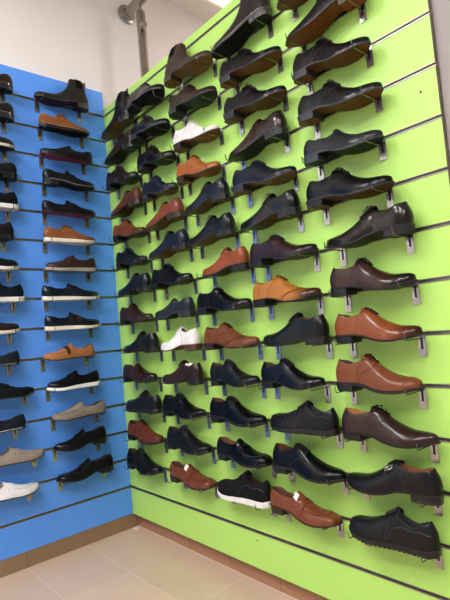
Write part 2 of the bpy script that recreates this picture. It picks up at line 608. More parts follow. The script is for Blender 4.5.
    if d.get('paper'):
        p = MB(); rnd = random.Random(5)
        vs = []; n = 12
        c = la.S(u1 - .06, .5); hh = .008
        prof = [(0.0, -.03), (.020, -.02), (.024, 0), (.022, .5 * hh), (.014, hh), (0.0, hh + .002)]
        p.lathe([(r + .0001, h) for r, h in prof], (c.x - .01, 0, la.B(.3) + la.C(u1 - .09) * la.k - .002), 'z', 12)
        p.v = [(x + rnd.uniform(-.002, .002), y * .8 + rnd.uniform(-.002, .002), z + rnd.uniform(-.0025, .0025)) for x, y, z in p.v]
        o = p.build('tissue_stuffing', flat('#d9d4cb', .9), root, 20, flip)
        o['label'] = 'white paper stuffing in the opening'
    if d.get('sizetag'):
        p = MB()
        la.patch(p, lambda a, b: (u1 + .012 - .05 * a, .26 + .16 * b), 5, 4, .0026, rise=lambda a, b: (0, 0, .006 * a))
        o = p.build('size_tag', flat('#e2dfd8', .6), root, 60, flip)
        o['label'] = 'white tag at the throat'
    return la


def hexc(c):
    if isinstance(c, str):
        c = c.lstrip('#'); return tuple(int(c[i:i + 2], 16) / 255 for i in (0, 2, 4))
    return c


METAL = simple('chrome', '#a8a6a3', .24, .85, noise=.35, nscale=45)
STEEL = simple('brushed_steel', '#a39e97', .2, 1)
WIREM = simple('wire_steel', '#77777a', .25, 1)
DARKM = simple('dark_metal', '#2a2a2c', .4, .8)
ALU = simple('aluminium', '#87827b', .38, .85, noise=.1, nscale=60)

SPAN = {
    'G1': {2: (0.047, 0.404), 3: (0.072, 0.432), 4: (0.085, 0.390), 5: (0.098, 0.417), 6: (0.110, 0.433), 7: (0.132, 0.411), 8: (0.132, 0.427), 9: (0.132, 0.424), 10: (0.131, 0.466), 11: (0.119, 0.426), 12: (0.129, 0.432), 13: (0.118, 0.437), 14: (0.074, 0.424)},
    'G2': {2: (0.395, 0.706), 3: (0.392, 0.709), 4: (0.420, 0.721), 5: (0.446, 0.715), 6: (0.424, 0.757), 7: (0.459, 0.767), 8: (0.474, 0.776), 9: (0.470, 0.762), 10: (0.502, 0.785), 11: (0.498, 0.786), 12: (0.476, 0.801), 13: (0.489, 0.815), 14: (0.485, 0.821)},
    'G3': {2: (0.724, 1.046), 3: (0.736, 1.051), 4: (0.739, 1.038), 5: (0.741, 1.024), 6: (0.782, 1.060), 7: (0.784, 1.077), 8: (0.864, 1.139), 9: (0.815, 1.136), 10: (0.844, 1.161), 11: (0.864, 1.141), 12: (0.844, 1.159), 13: (0.870, 1.166), 14: (0.850, 1.146)},
    'G4': {2: (1.048, 1.380), 3: (1.086, 1.405), 4: (1.091, 1.415), 5: (1.089, 1.396), 6: (1.105, 1.419), 7: (1.121, 1.418), 8: (1.169, 1.478), 9: (1.166, 1.476), 10: (1.190, 1.487), 11: (1.170, 1.455), 12: (1.198, 1.490), 13: (1.193, 1.506), 14: (1.159, 1.460)},
    'G5': {2: (1.415, 1.735), 3: (1.427, 1.771), 4: (1.459, 1.753), 5: (1.463, 1.776), 6: (1.470, 1.761), 7: (1.465, 1.779), 8: (1.518, 1.823), 9: (1.527, 1.814), 10: (1.528, 1.817), 11: (1.514, 1.799), 12: (1.518, 1.828), 13: (1.511, 1.819), 14: (1.508, 1.792)},
    'B1': {1: (-0.836, -0.536), 2: (-0.839, -0.539), 3: (-0.843, -0.543), 4: (-0.842, -0.542), 5: (-0.846, -0.546), 6: (-0.874, -0.574), 7: (-0.859, -0.559), 8: (-0.844, -0.544), 9: (-0.872, -0.572), 10: (-0.881, -0.581), 11: (-0.819, -0.519), 12: (-0.871, -0.571), 13: (-0.789, -0.489), 14: (-0.823, -0.523)},
    'B2': {1: (-0.422, -0.125), 2: (-0.405, -0.130), 3: (-0.415, -0.124), 4: (-0.404, -0.123), 5: (-0.418, -0.123), 6: (-0.418, -0.140), 7: (-0.417, -0.152), 8: (-0.447, -0.139), 9: (-0.442, -0.145), 10: (-0.466, -0.192), 11: (-0.451, -0.174), 12: (-0.440, -0.151), 13: (-0.435, -0.157), 14: (-0.430, -0.128)},
}

# colours
BLK = '#0a0a0c'; BLK2 = '#0e0e12'; NAVY = '#161b28'; DBR = '#2e1c17'; BURG = '#2b1512'; COG = '#9a4a1c'; TAN = '#8c4826'; ORG = '#b5691f'
BRSOLE = '#6e3f1d'
S = {}
def a(wc, k, dirn, name, desc, kind, **p):
    p["kind"] = kind
    S[(wc, k)] = (dirn, name, desc, p)

# green wall, outermost column (nearest the camera)
a('G5', 2, 'L', 'dress_shoe', 'black shoe with brown sole, mostly out of view', 'derby', c=BLK, under=BRSOLE)
a('G5', 3, 'L', 'derby_shoe', 'black lace-up shoe with orange-brown leather underside', 'derby', c=BLK, under='#7a431b', heelunder='#7a3f1c', coat=.4)
a('G5', 4, 'R', 'derby_shoe', 'black lace-up shoe with looped bow and brown underside', 'derby', c=BLK, under='#6a3a1a', edge='#2a2a2e')
a('G5', 5, 'R', 'derby_shoe', 'black lace-up shoe with grey heel, brown underside', 'derby', c=BLK2, under='#6e3d1a', edge='#2b2d32', coat=.4)
a('G5', 6, 'R', 'loafer', 'charcoal slip-on shoe with blue lining and black underside', 'loafer', c='#26282d', under='#101012', edge='#30333a', lining='#2b4668', strap=False, toe='almond', rough=.35)
a('G5', 7, 'R', 'derby_shoe', 'black lace-up shoe with thick sole, brown underside', 'derby', c=BLK, under='#5e3519', sole='rubber', toe='almond')
a('G5', 8, 'L', 'derby_shoe', 'glossy dark brown-black lace-up shoe with pointed toe', 'derby', c='#1e1614', under='#17130f', toe='point', rough=.2, coat=.6)
a('G5', 9, 'R', 'oxford_shoe', 'glossy dark brown oxford with high laces', 'oxford', c='#3a231c', burn='#150d0b', under='#14110f', toe='almond', rough=.22, coat=.5)
a('G5', 10, 'R', 'oxford_shoe', 'cognac oxford with dark burnished toe and dark laces', 'oxford', c='#90481d', burn='#32120b', under='#14110f', lace='#1c100c', toe='almond', rough=.24, coat=.5, bow=False)
a('G5', 11, 'R', 'derby_shoe', 'reddish-brown derby with black rubber sole', 'derby', c='#834624', under='#141414', sole='rubber', lace='#4a2517', toe='round', rough=.33, bow=.8, tall=1.05)
a('G5', 12, 'R', 'derby_shoe', 'dark brown glossy derby with tan lining', 'derby', c='#38231d', lining='#a8662d', under='#17120f', toe='point', rough=.22, coat=.5)
a('G5', 13, 'L', 'monk_strap_shoe', 'black monk strap shoe with silver buckle, tan lining', 'monk', c='#1a1819', lining='#8a5326', under='#14110f', toe='almond', rough=.32)
a('G5', 14, 'L', 'casual_shoe', 'black ribbed casual lace-up with jagged rubber sole', 'sneaker', c='#1c1c1d', lining='#2a2a2c', sole='lug', toe='round', rough=.42, grain=.5, bow=False, tall=1.07)

a('G4', 2, 'L', 'chelsea_boot', 'dark brown boot with pale welt and black sole', 'boot', c='#2a2120', sole='rubber', welt='#94897c', edge='#2c2b2d', under='#0e0e0f', toe='round', rough=.3)
a('G4', 3, 'R', 'derby_shoe', 'black shoe with glossy sole edge and reddish-brown underside', 'derby', c=BLK, under='#6d3a1b', edge='#27272b', bow=False)
a('G4', 4, 'R', 'derby_shoe', 'black lace-up with untidy bow and dark brown underside', 'derby', c=BLK2, under='#5b341c', edge='#222227')
a('G4', 5, 'L', 'oxford_shoe', 'burgundy-brown glossy oxford with black sole', 'oxford', c='#2d1815', under='#1c2018', rough=.2, coat=.6, toe='point', bow=False)
a('G4', 6, 'R', 'dress_shoe', 'navy-black smooth shoe with brown underside', 'oxford', c='#171c26', under='#70411f', lining='#2c3a55', edge='#26282c', bow=False, seams=False)
a('G4', 7, 'L', 'derby_shoe', 'black pointed derby, toe lowered to the left', 'derby', c=BLK, under='#4a2e18', toe='point', coat=.5)
a('G4', 8, 'R', 'oxford_shoe', 'dark brown high-fronted oxford with shiny toe', 'oxford', c='#321f1c', burn='#1a1010', under='#15120f', rough=.22, coat=.5, tall=.98, bow=False)
a('G4', 9, 'R', 'wingtip_shoe', 'bright tan wingtip brogue with burnished dark toe', 'oxford', c='#b8721f', burn='#3b1a0c', cap='wing', trim='#5a2c10', lace='#5c3313', under='#171310', bow=False, rough=.26, coat=.45)
a('G4', 10, 'L', 'oxford_shoe', 'black cap-toe shoe with brown lining', 'oxford', c='#18191b', lining='#5d3418', cap='straight', under='#2c241b', tall=1.08, bow=False)
a('G4', 11, 'R', 'derby_shoe', 'black smooth derby with brown lining and shiny toe', 'derby', c=BLK, lining='#4d2c18', under='#131212', bow=False, coat=.5)
a('G4', 12, 'L', 'casual_shoe', 'black ribbed casual shoe with ridged rubber sole', 'sneaker', c='#18181a', sole='lug', lining='#2a2a2c', rough=.4, toe='round', bow=False)
a('G4', 13, 'R', 'derby_shoe', 'black derby with brown lining and rubber sole', 'derby', c=BLK, lining='#5d3419', sole='rubber', rough=.3, toe='almond', bow=False)
a('G4', 14, 'R', 'loafer', 'glossy chestnut penny loafer with white tag inside', 'loafer', c='#85451f', lining='#5f3d28', edge='#2a1812', under='#1c120e', cap='apron', toe='square', rough=.22, coat=.5, sizetag=True, trim='#3a180c')

a('G3', 2, 'R', 'chelsea_boot', 'grey-brown ankle boot with tan underside', 'boot', c='#4a3c33', under='#7a5634', edge='#2c2624', rough=.5, tall=1.0)
a('G3', 3, 'R', 'dress_shoe', 'brown-topped black shoe with greenish black underside', 'oxford', c='#33211b', under='#14201c', edge='#1d1d20', bow=False, tall=1.1)
a('G3', 4, 'R', 'oxford_shoe', 'white shoe with brown leather underside and dark heel', 'oxford', c='#d6d2ce', under='#6f4728', edge='#4a2f1e', lace='#cfccc6', lining='#b9b3aa', heeledge='#2b211c', bow=.8, rough=.5)
a('G3', 5, 'R', 'oxford_shoe', 'orange-tan shoe with tan underside and dark heel', 'oxford', c='#b1601f', under='#8a4d20', edge='#3a2115', heeledge='#2b201b', bow=False, rough=.3)
a('G3', 6, 'L', 'derby_shoe', 'dark navy derby, heel to the right', 'derby', c='#181d28', under='#51341f', bow=False, coat=.5)
a('G3', 7, 'L', 'derby_shoe', 'black derby with thin bow loop and brown sole', 'derby', c='#17181a', under='#553519', coat=.4)
a('G3', 8, 'L', 'whole_cut_shoe', 'orange-brown smooth shoe with darker heel', 'oxford', c='#96491f', burn='#7a3518', under='#3a2217', seams=False, bow=False, lace='#7a3a18')
a('G3', 9, 'R', 'monk_strap_shoe', 'black monk strap shoe with small silver buckle', 'monk', c=BLK, under='#121212', lining='#2a2220', coat=.5)
a('G3', 10, 'R', 'derby_shoe', 'reddish-tan brogue derby with brown laces', 'derby', c='#7c4423', under='#1d1411', edge='#2a1a14', cap='wing', lace='#3a1c10', bow=False)
a('G3', 11, 'R', 'derby_shoe', 'black textured derby with brown lining', 'derby', c='#18181a', lining='#54301a', grain=.8, bow=False, cap='wing')
a('G3', 12, 'R', 'derby_shoe', 'black smooth derby with red-brown lining and rubber sole', 'derby', c=BLK, lining='#5b2f1c', sole='rubber', bow=False)
a('G3', 13, 'R', 'loafer', 'black penny loafer with brown insole', 'loafer', c=BLK, lining='#6b4426', sole='rubber', cap='apron', toe='square')
a('G3', 14, 'L', 'sneaker', 'black sneaker with thick white sole', 'sneaker', c='#1b1b1c', sole='cup', edge='#dcdad5', under='#c9c7c2', rough=.7, ribs=False, bow=False, toe='round', tall=1.1)

a('G2', 2, 'R', 'ankle_boot', 'black ankle shoe with black underside', 'derby', c='#1e1d1e', under='#101012', sole='rubber', edge='#2c2c2f', tall=1.15, bow=False)
a('G2', 3, 'R', 'derby_shoe', 'black-navy lace-up with black underside', 'derby', c='#161820', under='#111113', sole='rubber', edge='#2a2b2f', bow=False)
a('G2', 4, 'R', 'derby_shoe', 'glossy black lace-up with black heel', 'derby', c=BLK, under='#17130f', edge='#242428', bow=.8)
a('G2', 5, 'R', 'dress_shoe', 'navy shoe with brown leather underside', 'oxford', c='#1a2030', under='#67401f', edge='#25272c', bow=False)
a('G2', 6, 'L', 'dress_shoe', 'reddish-tan smooth shoe, toe lowered to the left', 'oxford', c='#84432a', under='#5c3a22', edge='#2e1b14', toe='point', lace='#6a3520', bow=False)
a('G2', 7, 'L', 'derby_shoe', 'midnight blue derby with brown underside', 'derby', c='#1a2234', under='#5a3b22', coat=.4)
a('G2', 8, 'R', 'derby_shoe', 'black shoe with shiny toe and raised tongue', 'derby', c=BLK, under='#141213', bow=False, tall=1.05, coat=.5)
a('G2', 9, 'L', 'loafer', 'grey-navy loafer with grey lining', 'loafer', c='#292f37', lining='#7d7a74', sole='rubber', edge='#202327', strap=False, rough=.38)
a('G2', 10, 'L', 'oxford_shoe', 'white shoe with brown sole and heel', 'oxford', c='#d8d5d1', edge='#5a3a24', heeledge='#4a2f20', under='#5a3a24', lining='#6a4630', lace='#d0cdc8', bow=False, rough=.5)
a('G2', 11, 'L', 'oxford_shoe', 'dark brown shoe stuffed with white paper', 'oxford', c='#33211d', lining='#3a261e', paper=True, bow=False, coat=.45)
a('G2', 12, 'R', 'derby_shoe', 'black plain derby with pointed toe', 'derby', c=BLK, toe='point', lining='#241d1b', bow=False)
a('G2', 13, 'R', 'derby_shoe', 'black grained derby with rubber sole and laces', 'derby', c='#161719', sole='rubber', lining='#2c211c', toe='round', rough=.38, grain=.5)
a('G2', 14, 'R', 'loafer', 'chestnut penny loafer with white tag inside', 'loafer', c='#7c4023', lining='#5a3826', edge='#2a1812', cap='apron', toe='square', rough=.25, coat=.45, sizetag=True, trim='#3a180c')

a('G1', 2, 'L', 'chelsea_boot', 'black chelsea boot with brown underside', 'boot', c='#1f1e20', under='#5c4022', edge='#1a1a1c', toe='almond')
a('G1', 3, 'L', 'derby_shoe', 'dark brown-black shoe with dark underside', 'derby', c='#2a1d1b', under='#1a1a17', bow=False, tall=1.1, coat=.5)
a('G1', 4, 'R', 'derby_shoe', 'dark brown shoe with shiny black toe', 'derby', c='#2c1e1a', burn='#101011', under='#181513', bow=False, tall=1.1)
a('G1', 5, 'L', 'dress_shoe', 'reddish-brown shoe with brown sole', 'oxford', c='#5f3022', under='#3e2619', edge='#241813', bow=False)
a('G1', 6, 'R', 'derby_shoe', 'tan-brown lace-up with dark toe edge', 'derby', c='#7a3e22', burn='#3c1d12', under='#3a2316', lace='#3c2014', bow=False)
a('G1', 7, 'R', 'derby_shoe', 'navy-black lace-up with brown underside', 'derby', c='#151a24', under='#3f2b1c', bow=False)
a('G1', 8, 'L', 'derby_shoe', 'midnight navy smooth shoe', 'derby', c='#161e2c', under='#191512', bow=False, coat=.5)
a('G1', 9, 'R', 'oxford_shoe', 'dark chocolate lace-up with glossy front', 'oxford', c='#36221d', under='#151210', bow=False, coat=.5)
a('G1', 10, 'L', 'derby_shoe', 'black shoe with shiny heel', 'derby', c='#15181b', under='#131313', bow=False, coat=.5)
a('G1', 11, 'R', 'loafer', 'dark burgundy shoe with shiny black toe', 'loafer', c='#35201b', burn='#141012', under='#131111', strap=False, coat=.6, rough=.2, tall=1.1)
a('G1', 12, 'L', 'casual_shoe', 'navy-black casual lace-up with flat sole', 'sneaker', c='#181d24', sole='wedge', edge='#16181b', under='#121314', ribs=False, bow=False, rough=.4)
a('G1', 13, 'R', 'derby_shoe', 'reddish-brown lace-up with black rubber sole', 'derby', c='#6b3524', sole='rubber', lace='#2a1510', toe='round', bow=False)
a('G1', 14, 'R', 'derby_shoe', 'black lace-up with thick rubber sole', 'derby', c='#16171a', sole='rubber', toe='round', bow=.8, rough=.38)

a('B2', 1, 'L', 'chelsea_boot', 'black chelsea boot with brown underside', 'boot', c='#262424', under='#3c211c', edge='#1b1a1b', rough=.42, tall=.93)
a('B2', 2, 'R', 'boat_shoe', 'tan boat shoe with lace bow and black sole', 'derby', c='#a05f2c', sole='lug', edge='#1b1917', under='#171514', bow=1.6, welt='#b9a27e', lace='#7a4520', rough=.5, tall=.85)
a('B2', 3, 'L', 'loafer', 'black loafer with red underside', 'loafer', c='#1c1d20', sole='thin', under='#8c2034', rough=.45, strap=False)
a('B2', 4, 'R', 'moccasin', 'black moccasin with pale stitched edge', 'loafer', c='#17191d', sole='rubber', welt='#a8a69a', under='#201418', rough=.4)
a('B2', 5, 'R', 'loafer', 'black loafer with crimson underside', 'loafer', c='#16181d', sole='thin', under='#962438', rough=.4)
a('B2', 6, 'R', 'casual_shoe', 'tan slip-on with burnished toe and cream sole', 'oxford', c='#9a5a2c', burn='#5a2f18', sole='wedge', edge='#dcd6c6', under='#cfc8b8', seams=False, bow=False, rough=.4, tall=.9)
a('B2', 7, 'L', 'loafer', 'dark brown loafer with pale grey sole', 'loafer', c='#3f2b26', sole='wedge', edge='#9d968a', under='#8b857b', rough=.42)
a('B2', 8, 'R', 'loafer', 'navy loafer with brown tab and white sole', 'loafer', c='#161c28', sole='wedge', edge='#dedad0', under='#cfc8b8', rough=.22, coat=.6, strapc='#2d2320')
a('B2', 9, 'R', 'loafer', 'shiny navy loafer with brown strap and cream sole', 'loafer', c='#151a26', sole='wedge', edge='#dcd6c6', under='#cfc8b8', rough=.2, coat=.6, strapc='#4a2c20')
a('B2', 10, 'L', 'loafer', 'bright tan penny loafer with dark brown strap', 'loafer', c='#b8753f', sole='thin', edge='#2b211b', strapc='#3d261c', lining='#3d2a22', rough=.45, cap='apron')
a('B2', 11, 'L', 'loafer', 'black loafer with bright white sole', 'loafer', c='#121419', sole='wedge', edge='#eae8e2', under='#d5d2cc', rough=.28)
a('B2', 12, 'L', 'moccasin', 'taupe grey suede moccasin', 'loafer', c='#7f7569', sole='thin', edge='#2b2725', rough=.85, grain=.1, cap='apron', trim='#5b5349')
a('B2', 13, 'L', 'loafer', 'black smooth loafer with block heel', 'loafer', c='#141416', rough=.25, coat=.5, lining='#2a2422', tall=1.05)
a('B2', 14, 'L', 'loafer', 'black square-toe penny loafer', 'loafer', c='#17171a', rough=.3, toe='square', cap='apron')

a('B1', 1, 'L', 'loafer', 'dark brown loafer with black sole', 'loafer', c='#38241e', sole='rubber', welt='#6e6258', tall=1.0)
a('B1', 2, 'L', 'loafer', 'black shoe with grey welt line', 'loafer', c='#1c1c1f', sole='rubber', welt='#8e897e')
a('B1', 3, 'R', 'casual_shoe', 'dark plum shoe with white sole line', 'sneaker', c='#2b2026', sole='wedge', edge='#d9d5cb', under='#1a1719', bow=False, ribs=False)
a('B1', 4, 'L', 'loafer', 'black plain shoe with dark sole', 'loafer', c='#191b1f', sole='rubber')
a('B1', 5, 'L', 'sneaker', 'black sneaker with thick white sole', 'sneaker', c='#17191e', sole='cup', edge='#e6e5e0', under='#d0cfca', bow=False, ribs=False, rough=.5)
a('B1', 6, 'L', 'casual_shoe', 'black-brown shoe with dark flat sole', 'sneaker', c='#201c1c', sole='wedge', bow=False, ribs=False, rough=.5)
a('B1', 7, 'R', 'sneaker', 'black pointed slip-on with white sole', 'sneaker', c='#15171d', sole='wedge', edge='#dfddd6', under='#cfccc4', bow=False, ribs=False, toe='almond')
a('B1', 8, 'L', 'sneaker', 'navy sneaker with very thick white sole', 'sneaker', c='#171d29', sole='cup', edge='#e4e3df', under='#d5d4d0', bow=False, ribs=False, rough=.5, tall=.95)
a('B1', 9, 'R', 'casual_shoe', 'dark brown suede slip-on with cream sole', 'sneaker', c='#2b2220', sole='wedge', edge='#d8d2c6', under='#c9c2b5', bow=False, ribs=False, rough=.75, tall=.85)
a('B1', 10, 'L', 'loafer', 'dark teal-navy loafer with thin pale welt', 'loafer', c='#1a2530', sole='thin', welt='#9b9c92', edge='#1b1d20', rough=.45)
a('B1', 11, 'R', 'moccasin', 'black moccasin with pale lining, tip showing', 'loafer', c='#14161b', sole='thin', lining='#c9c6bf', rough=.5, cap='apron')
a('B1', 12, 'L', 'loafer', 'navy-black loafer with white welt line', 'loafer', c='#1a222e', sole='thin', welt='#d6d6cf', rough=.4)
a('B1', 13, 'R', 'moccasin', 'taupe grey suede driving moccasin with strap', 'loafer', c='#8c8175', sole='thin', edge='#25221f', lining='#7a4a38', rough=.85, grain=.1, cap='apron', trim='#5f564b')
a('B1', 14, 'R', 'moccasin', 'white leather driving moccasin with strap', 'loafer', c='#dcdadc', sole='thin', edge='#2b2b2d', lining='#a9846e', rough=.4, cap='apron', trim='#aaa6a4')

COLS = {'G1': "green wall's corner column", 'G2': "green wall's second column", 'G3': "green wall's third column", 'G4': "green wall's fourth column",
        'G5': "green wall's last column", 'B1': "blue wall's outer column", 'B2': "blue wall's inner column"}
ORD = ['lowest', 'second up', 'third up', 'fourth up', 'fifth up', 'sixth up', 'seventh up', 'eighth up', 'ninth up', 'tenth up', 'eleventh up', 'twelfth up', 'thirteenth up', 'fourteenth up']
CAT = {'chelsea_boot': 'boot', 'ankle_boot': 'boot', 'sneaker': 'sneaker'}

# ---------------------------------------------------------------- bracket prototype (outwards is -y, origin on the slat rail)
def bracket_meshes(dz):
    p = MB(); p.box((-.0115, -.0045, -.068), (.0115, -.0015, .003))
    p.box((-.010, -.0015, -.003), (.010, .010, .002))
    sl = MB(); sl.box((-.0032, -.0050, -.046), (.0032, -.0044, -.010))
    w = MB()
    pts = [(0, -.003, -.0265 + dz), (0, -.02, -.0262 + dz), (0, -.06, -.0258 + dz), (0, -.090, -.0256 + dz), (0, -.0955, -.0245 + dz), (0, -.0985, -.020 + dz), (0, -.1000, -.012 + dz), (0, -.1010, -.004 + dz)]
    w.tube(pts, .0018, 8)
    return p.mesh('plate', METAL), sl.mesh('slot', DARKM), w.mesh('hook_wire', WIREM)


BMS = {}


def bracket(loc, rz, label, group, dz=0):
    BM = BMS.get(dz) or BMS.setdefault(dz, bracket_meshes(dz))
    r = empty('display_bracket', loc, rz)
    tag(r, label, 'bracket', group)
    pl = link('plate', BM[0], r)
    link('slot', BM[1], pl)
    link('hook_wire', BM[2], r)
    return r


LIFT = -.0233
ROLL = {('G3', 2): 9, ('G2', 2): 14, ('G3', 3): 6, ('G2', 3): 7}
rnd = random.Random(3)
for (c, k), (dirn, name, desc, prm) in S.items():
    x0, x1 = SPAN[c][k]
    mid = (x0 + x1) / 2; L = min(.298 if c == 'G1' else .304 if c == 'G2' else .318, max(.270, x1 - x0 - .002)); mid -= .008 if (c, k) == ('G1', 3) else 0
    if c in ('B1',): mid = x1 - L / 2
    n = 14 - k
    green = c[0] == 'G'
    off = .049
    side = 1 if dirn == 'R' else -1
    hi = green and k <= 5
    lift = .003 if hi else .0085 if green else .004
    z = RZ(k) + LIFT + lift
    if green:
        loc = (mid - side * L / 2, -off, z); rz = 0 if dirn == 'R' else PI
    else:
        loc = (off, mid - side * L / 2, z); rz = PI / 2 if dirn == 'R' else -PI / 2
    ax, ay, az, yaw, pit = prm.get('adj', (0, 0, 0, 0, 0))
    loc = (loc[0] + ax, loc[1] - ay, loc[2] + az) if green else (loc[0] + ay, loc[1] + ax, loc[2] + az)
    root = empty(name, loc, rz + rnd.uniform(-.012, .012) + math.radians(yaw))
    pit += {5: 3.4, 6: 3.0, 7: 1.5}.get(k, 3.4 if k < 5 else 0) if green else 0
    root.rotation_euler.y = math.radians(pit)
    roll = ROLL.get((c, k), 0)
    if roll:                                   # sole tipped towards the viewer, inner edge resting lower
        root.rotation_euler.x = -side * math.radians(roll)
        root.location.z += .055 * math.sin(math.radians(roll))
        root.location.y -= .0018 * roll
    fam = 'green' if green else 'blue'
    lab = '%s, %s in %s' % (desc, ORD[n], COLS[c])
    tag(root, lab, CAT.get(name, 'shoe'), 'shoes displayed on the %s wall' % fam)
    make_shoe(root, L, prm, dirn == 'L')
    for e, s2 in (('heel', -1), ('toe', 1)):
        xx = mid + side * s2 * .119 - .003
        bl = (xx, 0, RZ(k)) if green else (0, xx, RZ(k))
        what = 'boot' if CAT.get(name) == 'boot' else 'shoe'
        bracket(bl, 0 if green else PI / 2, 'chrome bracket under the %s of the %s, %s in %s' % (e, what, ORD[n], COLS[c]), 'chrome brackets on the %s wall' % fam, round(lift - ((.0125 if hi else .009 if k == 6 else .005 if k == 7 else 0) if e == 'toe' and green else .0042 if hi else 0) + (.0035 if e == 'toe' and green and k >= 8 else 0), 4))

# ---------------------------------------------------------------- slat panels
def panel(name, axis, length, top, mat, label, grp=None):
    """axis 'x': green, runs +x on the plane y=0;  'y': blue, runs -y on the plane x=0"""
    def M(s, d, z):            # s along, d outwards
        return (s, -d, z) if axis == 'x' else (d, -s, z)
    r = empty(name, (0, 0, 0))
    tag(r, label, 'slat wall panel')
    g = .0042                  # half of the groove
    prof = []                  # (d, z) profile from bottom to top
    prof.append((0, .078))
    for k in range(15, 0, -1):
        z = RZ(k)
        prof += [(0, z - g), (-.009, z - g), (-.009, z + g), (0, z + g)]
    prof.append((0, top))
    prof += [(-.018, top), (-.018, .078)]
    s0, s1 = .0, length
    if axis == 'x': s0 = .0
    mb = MB(); N = len(prof)
    mb.v = [M(s0, d, z) for d, z in prof] + [M(s1, d, z) for d, z in prof]
    mb.f = [(i, (i + 1) % N, N + (i + 1) % N, N + i) for i in range(N)]
    mb.m = [0] * N
    # the ends, strip by strip
    zs = [.078] + [RZ(k) + o for k in range(15, 0, -1) for o in (-g, g)] + [top]
    for e in (s0, s1):
        for i in range(len(zs) - 1):
            dd = -.009 if i % 2 else 0
            o = len(mb.v)
            mb.v += [M(e, dd, zs[i]), M(e, -.018, zs[i]), M(e, -.018, zs[i + 1]), M(e, dd, zs[i + 1])]
            mb.f.append((o, o + 1, o + 2, o + 3)); mb.m.append(1)
    mb.build('board', [mat, MDF], r, 30)
    for k in range(1, 16):     # aluminium channel in each groove
        z = RZ(k); a2 = MB(); e1 = s1 + .0015
        pts = [(.0016, z - g - .0032), (.0016, z - g + .0012), (-.0075, z - g + .0012), (-.0075, z + g - .0012), (.0012, z + g - .0012), (.0012, z + g + .0016), (.0002, z + g + .0016), (.0002, z + g + .0002),
               (-.0088, z + g + .0002 - .0005), (-.0088, z - g + .0005), (.0002, z - g + .0002), (.0002, z - g - .0032)]
        K = len(pts)
        a2.v = [M(s0 + .001, d, zz) for d, zz in pts] + [M(e1, d, zz) for d, zz in pts]
        a2.f = [(i, (i + 1) % K, K + (i + 1) % K, K + i) for i in range(K)]
        a2.m = [0] * K
        a2.build('slat_rail', ALU, r, 30)
    return r


MDF = simple('board_edge', '#7d6e60', .8, noise=.15)


def panelmat(c, name):
    m = simple(name, c, .42, spec=.35, noise=.03, nscale=4)
    return m


GREEN = panelmat('#acd869', 'green_laminate')
BLUE = panelmat('#5a9cfa', 'blue_laminate')
gp = panel('slat_wall_panel', 'x', 1.918, 2.405, GREEN, 'tall lime green slat wall panel carrying five columns of shoes')
bp_ = panel('slat_wall_panel', 'y', 1.65, 2.51, BLUE, 'bright blue slat wall panel carrying two columns of slip-on shoes')
for (hx, hz) in ((1.868, 2.28), (1.868, 1.69), (1.0, .19)):
    h = MB(); h.lathe([(.0001, 0), (.0035, 0), (.0035, .0006), (.0001, .0006)], (hx, -.0007, hz), 'y', 12)
    h.build('screw_hole', simple('hole', '#1c1c14', .9), gp)

# ---------------------------------------------------------------- the room
def struct(name, mb, m, sharp=30):
    o = mb.build(name, m, None, sharp); o['kind'] = 'structure'; return o


WALLM = simple('wall_paint', '#ece8e6', .85, noise=.03, nscale=2)
WALLR = simple('column_paint', '#968f8c', .8, noise=.04, nscale=6)
CEILM = simple('ceiling_paint', '#e0dad4', .9)


def tile_mat(name, c1, c2, grout, sx, sy, ox, oy, rough, axes='XY', joint=.004):
    m, nt, b = new_mat(name)
    tc = nt.nodes.new('ShaderNodeTexCoord'); sp = nt.nodes.new('ShaderNodeSeparateXYZ')
    nt.links.new(tc.outputs['Object'], sp.inputs[0])
    def mth(op, a_, b_=None):
        n = nt.nodes.new('ShaderNodeMath'); n.operation = op
        for i, v in enumerate((a_, b_)):
            if v is None: continue
            if isinstance(v, (int, float)): n.inputs[i].default_value = v
            else: nt.links.new(v, n.inputs[i])
        return n.outputs[0]
    masks = []
    cells = []
    for ax, s_, o_ in ((axes[0], sx, ox), (axes[1], sy, oy)):
        v = mth('DIVIDE', mth('SUBTRACT', sp.outputs[ax], o_), s_)
        f = mth('FRACT', v); cells.append(mth('FLOOR', v))
        dd = mth('MINIMUM', f, mth('SUBTRACT', 1.0, f))
        masks.append(mth('LESS_THAN', mth('MULTIPLY', dd, s_), joint / 2))
    g = mth('MAXIMUM', masks[0], masks[1])
    cx = nt.nodes.new('ShaderNodeCombineXYZ'); nt.links.new(cells[0], cx.inputs[0]); nt.links.new(cells[1], cx.inputs[1])
    wn = nt.nodes.new('ShaderNodeTexWhiteNoise'); nt.links.new(cx.outputs[0], wn.inputs['Vector'])
    n = nt.nodes.new('ShaderNodeTexNoise'); n.inputs['Scale'].default_value = 5; n.inputs['Detail'].default_value = 6
    nt.links.new(tc.outputs['Object'], n.inputs['Vector'])
    fac = mth('ADD', mth('MULTIPLY', wn.outputs['Value'], .35), mth('MULTIPLY', n.outputs['Fac'], .65))
    mx = nt.nodes.new('ShaderNodeMix'); mx.data_type = 'RGBA'
    mx.inputs['A'].default_value = lin(c1); mx.inputs['B'].default_value = lin(c2)
    nt.links.new(fac, mx.inputs['Factor'])
    m2 = nt.nodes.new('ShaderNodeMix'); m2.data_type = 'RGBA'
    nt.links.new(g, m2.inputs['Factor']); nt.links.new(mx.outputs['Result'], m2.inputs['A']); m2.inputs['B'].default_value = lin(grout)
    nt.links.new(m2.outputs['Result'], b.inputs['Base Color'])
    b.inputs['Roughness'].default_value = rough
    return m


